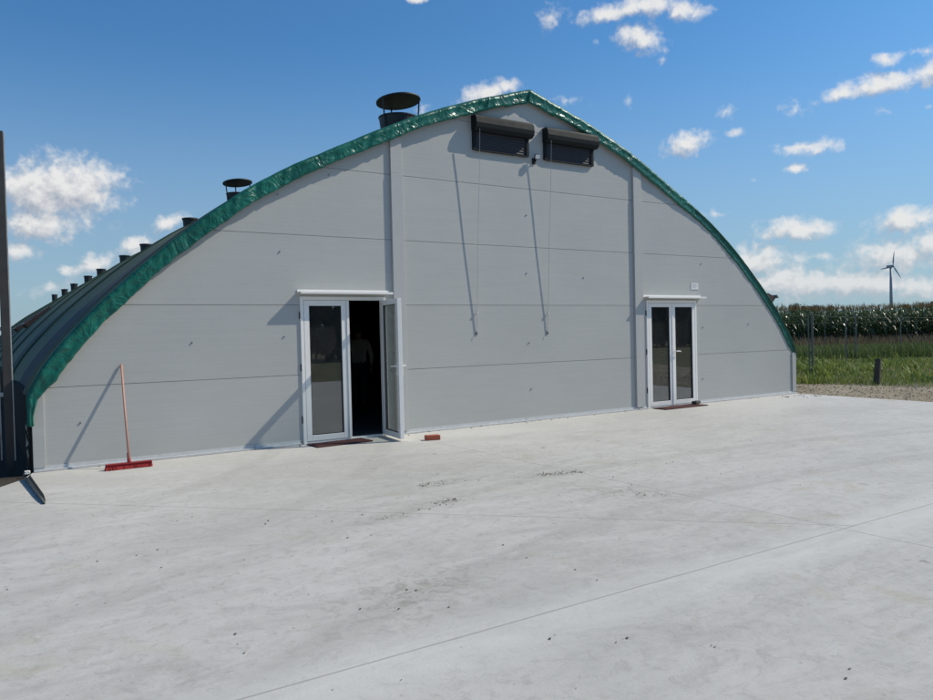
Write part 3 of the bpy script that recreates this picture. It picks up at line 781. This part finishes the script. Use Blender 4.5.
# stones
stn = MB()
def stone(x,y,s):
    vs = [Vector((random.uniform(.6,1.3)*s*a, random.uniform(.6,1.3)*s*b, random.uniform(.5,1)*s*c)) for a,b,c in ((1,0,0),(-1,0,0),(0,1,0),(0,-1,0),(.2,.1,.7),(-.2,-.1,.6))]
    rz = Matrix.Rotation(random.random()*6.28,3,'Z')
    stn.add([rz@p+Vector((x,y,-.028)) for p in vs], [(0,2,4),(2,1,4),(1,2,5),(1,3,5),(3,0,4),(3,4,5),(2,5,4)])
for i in range(3600):
    y = random.uniform(-8,3.6); xr = 18.6+(1.8-y)*.42; x = random.uniform(15.55,xr+.5)
    stone(x,y,random.choice((.010,.014,.018,.024,.038)))
tag(stn.build('gravel', M['stone'], center=False), 'loose grey gravel between the concrete and the grass', 'gravel', kind='stuff')

# grass
def blade(mb, p, h, w_, lean, mi=0):
    a = random.random()*6.283; d = Vector((math.cos(a),math.sin(a),0)); b_ = random.random()*6.283; l = Vector((math.cos(b_),math.sin(b_),0))*lean*h
    mb.add([p-d*w_*.5, p+d*w_*.5, p+d*w_*.3+l*.4+Vector((0,0,h*.6)), p-d*w_*.3+l*.4+Vector((0,0,h*.6)), p+l+Vector((0,0,h))], [(0,1,2,3),(3,2,4)], mi)
def inside_gravel(x,y):
    return x < 18.6+(1.8-y)*.42+.5*nz3(x*.8,y*.8,3)
ga = MB(); cnt = 0
while cnt < 46000:
    d = 17+16.2*random.random()**.8; l = random.uniform(2,30) if random.random() < .8 else random.uniform(2,45)
    p = dl(d,l,-.05)
    if p.x < XR+.3: continue
    dens = .62+.7*nz3(p.x*.35,p.y*.35,5)
    if inside_gravel(p.x,p.y):
        if random.random() > .10*(1+2*nz3(p.x*.9,p.y*.9,2)): continue
        dens = .3
    if random.random() > dens: continue
    dry = 2 if random.random() < .10+.25*max(0,nz3(p.x*.5,p.y*.5,8)) else 0
    blade(ga, p, random.uniform(.04,.14)*(.6+dens), random.uniform(.02,.04), .6, dry); cnt += 1
# broad-leaved weed clumps
for i in range(140):
    d = random.uniform(18.5,33); l = random.uniform(4,26); p = dl(d,l,-.05)
    if p.x < XR+.3 or inside_gravel(p.x,p.y): continue
    for j in range(26): blade(ga, p+Vector((random.gauss(0,.18),random.gauss(0,.18),0)), random.uniform(.15,.4), random.uniform(.04,.09), .7, 0)
tag(ga.build('short_grass', [M['grass'],M['grass_tall'],M['grass_dry']], center=False), 'short green grass and weeds between gravel and ditch', 'grass', kind='stuff')
gb_ = MB(); cnt = 0
while cnt < 34000:
    q = random.random(); d = 34.2+15.5*q; l = random.uniform(4,40) if random.random() < .85 else random.uniform(-30,60)
    p = dl(d+.5*nz3(l*.5,0,0),l,-.05)
    if XL-1 < p.x < XR+.3 and p.y < LEN: continue
    if 40.5 < d < 42.2 and random.random() < .7: continue
    hh = .58 if d < 36.5 else .5 if d < 45 else .35
    blade(gb_, p, hh*random.uniform(.55,1.25), random.uniform(.03,.06), .35, 2 if (random.random() < .06 or (d > 46 and random.random() < .5)) else 1); cnt += 1
tag(gb_.build('tall_grass', [M['grass'],M['grass_tall'],M['grass_dry']], center=False), 'taller darker grass band in front of the corn', 'grass', kind='stuff')

wd_ = MB()
for i in range(9000):
    p = dl(random.uniform(50.5,55.6), random.uniform(2,36) if random.random() < .85 else random.uniform(-26,58), -.05)
    if XL-1 < p.x < XR+.3: continue
    blade(wd_, p, random.uniform(.35,.95), random.uniform(.03,.07), .35, 0 if random.random() < .6 else 1)
tag(wd_.build('dry_weeds', [M['corn_dry'],M['grass_dry']], center=False), 'brown dry weeds along the foot of the corn', 'weeds', kind='stuff')

# corn
def corn_plant(seed):
    rn = random.Random(seed); v = []; f = []; m = []
    H = rn.uniform(2.68,2.92)
    def quadstrip(pts, ws, side, mi):
        b_ = len(v)
        for p, w_ in zip(pts, ws): v.append(p-side*w_/2); v.append(p+side*w_/2)
        for i in range(len(pts)-1): f.append((b_+2*i,b_+2*i+1,b_+2*i+3,b_+2*i+2)); m.append(mi)
    for a in (0,1.57):
        s_ = Vector((math.cos(a),math.sin(a),0)); quadstrip([Vector((0,0,0)),Vector((.02,0,H*.5)),Vector((0,.02,H))],[.035,.028,.014],s_,0 if H > 2.7 else 0)
    az_ = rn.random()*6.28; nl = 13
    for i in range(nl):
        h = .22+(H-.45)*i/(nl-1); a = az_+(i%2)*math.pi+rn.uniform(-.5,.5); D = Vector((math.cos(a),math.sin(a),0)); S = Vector((-D.y,D.x,0))
        ln = rn.uniform(.55,.9)*(1 if i < nl-3 else .6); up = rn.uniform(.25,.5); dr = rn.uniform(.25,.7)
        pts = [Vector((0,0,h))+D*ln*t+Vector((0,0,up*t*1.6-(up+dr)*t*t*1.2)) for t in (0,.28,.58,.82,1)]
        tw = rn.uniform(-.5,.5); S2 = (S+Vector((0,0,tw))).normalized()
        quadstrip(pts, [.05,.085,.075,.045,.005], S2, 2 if h < .95 else 0)
    for i in range(6):
        a = rn.random()*6.28; D = Vector((math.cos(a),math.sin(a),0)); sp_ = rn.uniform(.04,.16)
        quadstrip([Vector((0,0,H-.05)),Vector((0,0,H+.12))+D*sp_*.6,Vector((0,0,H+rn.uniform(.16,.3)))+D*sp_],[.014,.02,.008],Vector((-D.y,D.x,0)),1)
    return v, f, m
PL = [corn_plant(i) for i in range(14)]
co = MB()
rows = [0,.6,1.2,1.8,2.4,3.0,3.75,4.5,6,8,11]
for ri, rd in enumerate(rows):
    l = -26+random.random()*.2
    while l < 58:
        step = .2 if ri < 7 else .3
        l += step*random.uniform(.7,1.3)
        lim = 0 if l < 6 and ri > 4 else 1
        p = dl(55.5+rd+random.gauss(0,.06), l, -.06+.14*max(0,(l-14)/22)*0)
        pv, pf, pm = PL[random.randrange(14)]
        a = random.random()*6.28; ca, sa = math.cos(a), math.sin(a); s = random.uniform(.95,1.05)*(1+.03*nz3(l*.15,rd*.3,0)); lx, ly = random.gauss(0,.03), random.gauss(0,.03)
        b_ = len(co.v)
        co.v += [(p.x+s*(q.x*ca-q.y*sa)+lx*q.z, p.y+s*(q.x*sa+q.y*ca)+ly*q.z, p.z+s*q.z) for q in pv]
        co.f += [tuple(b_+i for i in fc2) for fc2 in pf]; co.m += pm
corn = co.build('cornfield', [M['corn'],M['tassel'],M['corn_dry']], center=False)
tag(corn, 'tall ripening corn field behind the grass and fence', 'corn', kind='stuff')
# ------------------------------------------------------------------ fences
def fence(posts, h, label, r_=.03, brace=None, skip=0):
    wires = True
    f = empty('wire_fence', (posts[0][0],posts[0][1],0)); tag(f, label, 'fence')
    for i, (x,y) in enumerate(posts):
        if i < skip: continue
        p = MB()
        p.tube([(x,y,-.06),(x,y,h)], r_, 8); p.lathe((x,y,h), [(r_*1.15,0),(r_*1.1,.02),(.001,.035)], 8); p.build('post', M['galv'], f)
    if brace: 
        p = MB(); p.tube(brace, .022, 8); p.build('brace_post', M['galv'], f)
    if wires:
        wm = MB()
        for (xa,ya),(xb,yb) in zip(posts, posts[1:]):
            for z in (h-.06,): wm.tube([(xa,ya,z),((xa+xb)/2,(ya+yb)/2,z-.025),(xb,yb,z)], .0022, 4, caps=False)
        wm.build('wire_mesh', M['galv'], f)
P1 = (22.72,4.04); P3 = (31.89,8.28); P5 = (43.51,11.88)
fence([P1, (P1[0]-.8384*4.2, P1[1]+.5446*4.2+.3), (XR+.9, 9.2)], 1.93, 'near wire fence running from the tall paired posts towards the hall', brace=[(22.64,4.10,0),(22.62,4.12,1.86)])
lerp2 = lambda a,b,t: (a[0]+(b[0]-a[0])*t, a[1]+(b[1]-a[1])*t)
fence([(22.74,4.03), P3, lerp2(P3,P5,.15), P5, (56,15.8)], 1.95, 'long wire fence receding through the grass towards the corn', .028, skip=1)
fence([(43.2,20.8),(47.15,18.63),(52.25,15.31),(57,12.2)], 1.75, 'low distant wire fence close before the corn', .02)
# leaning old wooden stump post
wp = MB(); wp.tube([(20.0,.50,-.06),(20.03,.49,.3),(20.06,.48,.62)], [.085,.08,.07], 9); tag(wp.build('wooden_post', M['old_wood']), 'short dark old wooden post standing in the grass at the gravel edge', 'post')

# ------------------------------------------------------------------ wind turbine
tx, ty = 814.4, 415.4; hubz = 62.5
wt = empty('wind_turbine', (tx,ty,-.06)); tag(wt, 'pale wind turbine turning slowly beyond the corn field', 'wind turbine')
MB().tube([(tx,ty,-.06),(tx,ty,30),(tx,ty,hubz-1.2)], [1.9,1.55,1.1], 20).build('tower', M['turbine'], wt, smooth=True)
face = Vector((-.35,-.94,0)).normalized(); side = Vector((0,0,1)).cross(face).normalized()
H0 = Vector((tx,ty,hubz))
MB().obox(H0-face*1.2, (face,side,(0,0,1)), (3.6,1.3,1.35)).build('nacelle', M['turbine'], wt, bevel=.3)
HC = H0+face*3.2
MB().lathe(HC, [(1.15,-.9),(1.2,0),(.9,.9),(.001,1.5)], 16, 0, face.to_track_quat('Z','Y').to_matrix()).build('hub', M['turbine'], wt, smooth=True)
for ang in (6, 258, 143):    # clockwise from straight up, as seen from the yard
    a = R(ang); D = Vector((0,0,1))*math.cos(a)-side*math.sin(a) if False else Vector((0,0,1))*math.cos(a)+Vector((.8384,-.5446,0))*math.sin(a)
    D = (D-face*D.dot(face)).normalized(); C_ = D.cross(face).normalized(); vs = []
    st_ = [(.6,.42,.42),(2,.5,.4),(4,1.05,.25),(9,.75,.15),(14,.45,.08),(16.2,.12,.04)]
    for r_, c_, t_ in st_:
        for j in range(8):
            th = 2*math.pi*j/8; vs.append(HC+D*r_+C_*(c_*math.cos(th)-.25*c_)+face*(t_*math.sin(th)))
    bm_ = MB(); bm_.add(vs, [(i*8+j,i*8+(j+1)%8,(i+1)*8+(j+1)%8,(i+1)*8+j) for i in range(len(st_)-1) for j in range(8)]+[tuple(range(40,48))]); bm_.build('blade', M['turbine'], wt, smooth=True)

# ------------------------------------------------------------------ distant trees
def far_tree(x, y, h, w_, seed, label, low=.22):
    rn = random.Random(seed); t = empty('distant_tree', (x,y,-.06)); tag(t, label, 'tree', 'trees on the horizon')
    tr = MB(); tr.tube([(x,y,-.06),(x+.1*w_*.1,y,h*.35),(x,y,h*.75)], [.35,.28,.1], 7)
    for i in range(5):
        a = rn.random()*6.28; z = h*rn.uniform(.35,.6); tr.tube([(x,y,z),(x+math.cos(a)*w_*.3,y+math.sin(a)*w_*.3,z+h*.2)],[.14,.05],5)
    tr.build('trunk', M['bark'], t)
    c = MB(); lobes = [(rn.uniform(-.5,.5)*w_*.62, rn.uniform(-.5,.5)*w_*.62, h*rn.uniform(.45 if low > .1 else .12,.85), rn.uniform(.16,.3)*w_) for _ in range(12)]
    for i in range(1500):
        lx_, ly_, lz_, lr = lobes[rn.randrange(12)]
        p = Vector((rn.gauss(0,1),rn.gauss(0,1),rn.gauss(0,.8))).normalized()*lr*rn.uniform(.5,1.05)+Vector((x+lx_,y+ly_,lz_))
        if p.z < h*low: continue
        s = rn.uniform(.35,.8); a = Vector((rn.gauss(0,1),rn.gauss(0,1),rn.gauss(0,1))).normalized(); b_ = a.orthogonal().normalized()
        c.add([p-a*s-b_*s*.5, p+a*s-b_*s*.4, p+b_*s*.8], [(0,1,2)])
    c.build('crown', M['crown'], t)
for args in [(545.5,351.0,20.8,10,1,'rounded dark tree on the horizon, leftmost and tallest of the far trees beside the hall'),(553.5,345.8,19.4,7,2,'small dark tree second from the hall on the horizon'),
             (559.5,341.9,19.6,9,3,'dark tree third from the hall on the horizon'),(569.0,335.6,18.6,8,4,'low dark tree farthest from the hall in the left tree group'),
             (621,301.8,19.4,7,5,'thin dark tree on the horizon just right of the wind turbine'),(629,296.6,19.8,9,6,'dark tree on the horizon between the turbine and the picture edge'),
             (637,291.4,20.4,10,7,'dark bushy tree on the horizon at the right picture edge')]: far_tree(*args)

# added hedgerow behind the camera, out of view, darkens the door glass reflection
far_tree(-9, -40, 7, 7, 31, 'added hedgerow tree out of view, dark backdrop for the door glass reflection', .03)
h0 = bpy.data.objects['distant_tree.006'] if 'distant_tree.006' in bpy.data.objects else None
h0 = [o for o in bpy.data.objects if o.parent is None and o.get('label') == 'added hedgerow tree out of view, dark backdrop for the door glass reflection'][0]
h0['group'] = 'added hedgerow trees out of view'
rr = random.Random(3)
for i in range(18):
    o = copy_tree(h0); o.location = (-5+3.6*i+rr.uniform(-1,1), -40+rr.uniform(-1.5,1.5), -.06); o.rotation_euler = (0,0,rr.random()*6.28); o.scale = (1.1,1.1,rr.uniform(.85,1.25))
# ------------------------------------------------------------------ world: sky with cumulus, sun
SUN = Vector((2.9,-1.0,2.85)).normalized()
EL = math.asin(SUN.z); AZ = math.atan2(SUN.x, SUN.y)
wd = bpy.data.worlds.new('World'); sc.world = wd; wd.use_nodes = True
t = NT(wd.node_tree); t.N.clear()
out = t.n('ShaderNodeOutputWorld')
sky = t.n('ShaderNodeTexSky', sky_type='NISHITA', sun_disc=False)
sky.sun_elevation = EL; sky.sun_rotation = AZ; sky.altitude = 50; sky.air_density = 1.0; sky.dust_density = .8; sky.ozone_density = 1.7
CL = [(5.04,10.25,3.07,1.55,3.85,1.6),(3.59,10.02,2.3,1.4,4.04,1.5),(6.53,10.22,1.58,1.31,3.53,1.5),(3.81,7.85,2.77,0.91,2.83,1.2),(2.5,6.12,1.24,0.58,2.05,0.9),(11.77,8.24,1.58,0.55,26.75,0.8),(9.46,6.6,1.53,0.62,31.41,0.9),(6.74,5.18,1.58,0.61,21.07,0.9),(5.23,4.82,0.53,0.47,1.03,0.8),(4.31,3.68,1.4,0.4,10.49,0.7),(29.75,23.68,1.05,0.25,0.07,0.8),(35.08,17.52,2.26,0.61,10.19,1.0),(36.36,17.82,1.05,0.61,-2.19,0.9),(41.19,16.7,1.33,0.48,-3.5,0.45),(30.3,16.32,1.05,0.48,-0.5,0.5),(39.91,22.3,0.74,0.57,16.41,0.75),(43.87,22.19,2.77,0.5,5.0,0.9),(46.4,22.38,2.86,0.56,-0.96,1.0),(49.55,21.9,1.67,0.61,-17.06,1.0),(46.43,20.5,1.86,0.95,-10.67,0.9),(47.68,18.89,0.42,0.32,-5.81,0.6),(43.18,20.47,0.37,0.39,-4.55,0.4),(45.41,16.33,0.5,0.61,15.35,0.5),(52.37,14.99,0.74,0.59,-6.33,0.5),(52.88,13.54,0.47,0.27,-6.04,0.6),(49.53,13.06,1.6,0.75,9.95,1.0),(62.26,16.96,0.99,0.42,-5.24,0.8),(59.83,15.17,1.82,0.5,3.36,1.0),(62.19,15.41,2.33,0.67,-1.53,1.1),(64.44,15.67,1.56,0.65,9.56,1.1),(64.45,16.9,0.5,0.29,-11.04,0.7),(56.74,14.59,0.96,0.51,-27.47,0.65),(61.88,13.86,0.7,0.37,-8.72,0.4),(64.42,13.58,0.56,0.3,-9.38,0.45),(57.39,12.11,2.02,0.46,-1.7,0.95),(56.68,10.74,0.76,0.33,-5.99,0.8),(54.09,10.26,0.26,0.27,-5.24,0.4),(56.69,6.7,2.29,0.75,-4.34,1.2),(63.24,6.74,1.93,0.71,-0.4,1.1),(62.65,4.45,3.15,1.24,0.95,1.0),(64.62,5.14,1.43,1.02,-4.69,1.0),(54.01,4.59,2.64,1.12,-3.17,1.2),(56.26,2.94,3.84,0.97,-2.71,1.2),(60.59,2.73,3.57,0.94,-2.92,1.2),(55.65,5.12,0.84,0.35,-3.56,0.7),(58.3,4.68,0.87,0.41,-18.67,0.7),(51.17,8.07,1.09,0.42,6.01,0.5),(64.04,2.48,2.23,0.91,-3.05,0.9)]
# clouds beyond the photograph's frame, so the sky goes on
rc = random.Random(5)
for i in range(16):
    a = rc.uniform(80,345); CL.append((a, rc.uniform(4,26), rc.uniform(2,5), rc.uniform(.7,1.6), rc.uniform(-6,6), 1.0))
G = bpy.data.node_groups.new('CloudField', 'ShaderNodeTree')
G.interface.new_socket('P', in_out='INPUT', socket_type='NodeSocketVector'); G.interface.new_socket('D', in_out='OUTPUT', socket_type='NodeSocketFloat')
gt_ = NT(G); gi = gt_.n('NodeGroupInput'); go = gt_.n('NodeGroupOutput')
P_ = gi.outputs[0]
wn = gt_.n('ShaderNodeVectorMath', {0:gt_.noise(P_, .55, 4, .55, 0, True), 1:(.5,.5,.5)}, operation='SUBTRACT').outputs[0]
wn2 = gt_.n('ShaderNodeVectorMath', {0:wn, 1:(1.3,.9,0)}, operation='MULTIPLY').outputs[0]
PW = gt_.n('ShaderNodeVectorMath', {0:P_, 1:wn2}, operation='ADD').outputs[0]
fld = None
for a, e, w_, h_, ro, s_ in CL:
    mp = gt_.n('ShaderNodeMapping', {'Vector':PW,'Location':(a,e,0),'Rotation':(0,0,R(ro)),'Scale':(w_*(1.12 if s_ > .75 else 1.5),h_*(1.2 if s_ > .75 else 1.5),1)}, vector_type='TEXTURE').outputs[0]
    ln = gt_.n('ShaderNodeVectorMath', {0:mp}, operation='LENGTH').outputs['Value']
    v_ = gt_.math('MULTIPLY_ADD', ln, -1.0 if s_ > .75 else -.62, .55+.45*s_ if s_ > .75 else .80*s_-.12)
    fld = v_ if fld is None else gt_.math('SMOOTH_MAX', fld, v_, .25)
fb1 = gt_.noise(P_, .85, 7, .56, .35)
fb2 = gt_.noise(P_, 2.6, 4, .5)
dn = gt_.math('ADD', gt_.math('MULTIPLY', fld, .95), gt_.math('ADD', gt_.math('MULTIPLY_ADD', fb1, 1.75, -.87), gt_.math('MULTIPLY_ADD', fb2, .5, -.25)))
gt_.L.new(dn, go.inputs[0])
dirv = t.n('ShaderNodeTexCoord').outputs['Generated']
sx = t.n('ShaderNodeSeparateXYZ', {0:dirv})
az = t.math('MULTIPLY', t.math('ARCTAN2', sx.outputs[0], sx.outputs[1]), 180/math.pi)
az = t.math('ADD', az, t.math('MULTIPLY', t.math('LESS_THAN', az, -40), 360))
el = t.math('MULTIPLY', t.math('ARCSINE', sx.outputs[2]), 180/math.pi)
def field(da, de):
    c_ = t.n('ShaderNodeCombineXYZ', {0:t.math('ADD', az, da), 1:t.math('ADD', el, de)})
    gn = t.n('ShaderNodeGroup'); gn.node_tree = G; t.L.new(c_.outputs[0], gn.inputs[0]); return gn.outputs[0]
D0 = field(0,0); D1 = field(.4,.75)
alpha = t.sstep(D0, -.16, .84)
lit = t.math('MULTIPLY_ADD', t.math('SUBTRACT', D0, D1), .75, .52, clamp=True)
ccol = t.ramp(lit, [(.1,(.42,.45,.52)),(.5,(.68,.69,.71)),(.85,(.90,.89,.87))])
# low clouds are dimmed and yellowed by the air
hz = t.sstep(el, 9, 0)
ccol = t.mix(t.math('MULTIPLY', hz, .5), ccol, (.60,.66,.72))
skyc = t.mix(1.0, sky.outputs[0], (.50,.97,1.30), 'MULTIPLY')
skyc = t.mix(t.math('MULTIPLY', t.sstep(el, 22, -1), .75), skyc, (3.75,4.75,5.6))
b1 = t.n('ShaderNodeBackground', {'Color':skyc,'Strength':.093})
b2 = t.n('ShaderNodeBackground', {'Color':ccol,'Strength':.9})
mx = t.n('ShaderNodeMixShader', {0:t.math('MULTIPLY', alpha, .93), 1:b1.outputs[0], 2:b2.outputs[0]})
t.L.new(mx.outputs[0], out.inputs[0])

sl = bpy.data.lights.new('sun', 'SUN'); sl.energy = 3.9; sl.angle = R(.53); sl.color = (1,.915,.765)
so = bpy.data.objects.new('sun', sl); COL.objects.link(so); so.rotation_euler = SUN.to_track_quat('Z','Y').to_euler(); so.location = (30,-20,40)

# ------------------------------------------------------------------ camera (solved from the photograph)
r = Vector((0.8381284906344595,-0.5449737783284522,-0.023328397313440608)); u = Vector((0.03121112936910198,0.005215337391776218,0.9994992074330997)); f = Vector((0.5445791940483108,0.8384368677427663,-0.021380369954496485))
cam = bpy.data.cameras.new('camera'); cam.sensor_width = 36; cam.lens = 755/933*36; cam.clip_end = 6000; cam.clip_start = .05
cmo = bpy.data.objects.new('camera', cam); COL.objects.link(cmo)
mw = Matrix(((r.x,u.x,-f.x,0),(r.y,u.y,-f.y,-10.360833),(r.z,u.z,-f.z,1.530906),(0,0,0,1)))
cmo.matrix_world = mw; sc.camera = cmo
for o in list(bpy.data.objects):
    if 'wl' in o: del o['wl']
sc.view_settings.view_transform = 'Standard'; sc.view_settings.look = 'None'; sc.view_settings.gamma = 1; sc.view_settings.use_curve_mapping = False
sc.view_settings.exposure = .06
sc.cycles.use_denoising = True; sc.cycles.max_bounces = 8; sc.cycles.transparent_max_bounces = 16
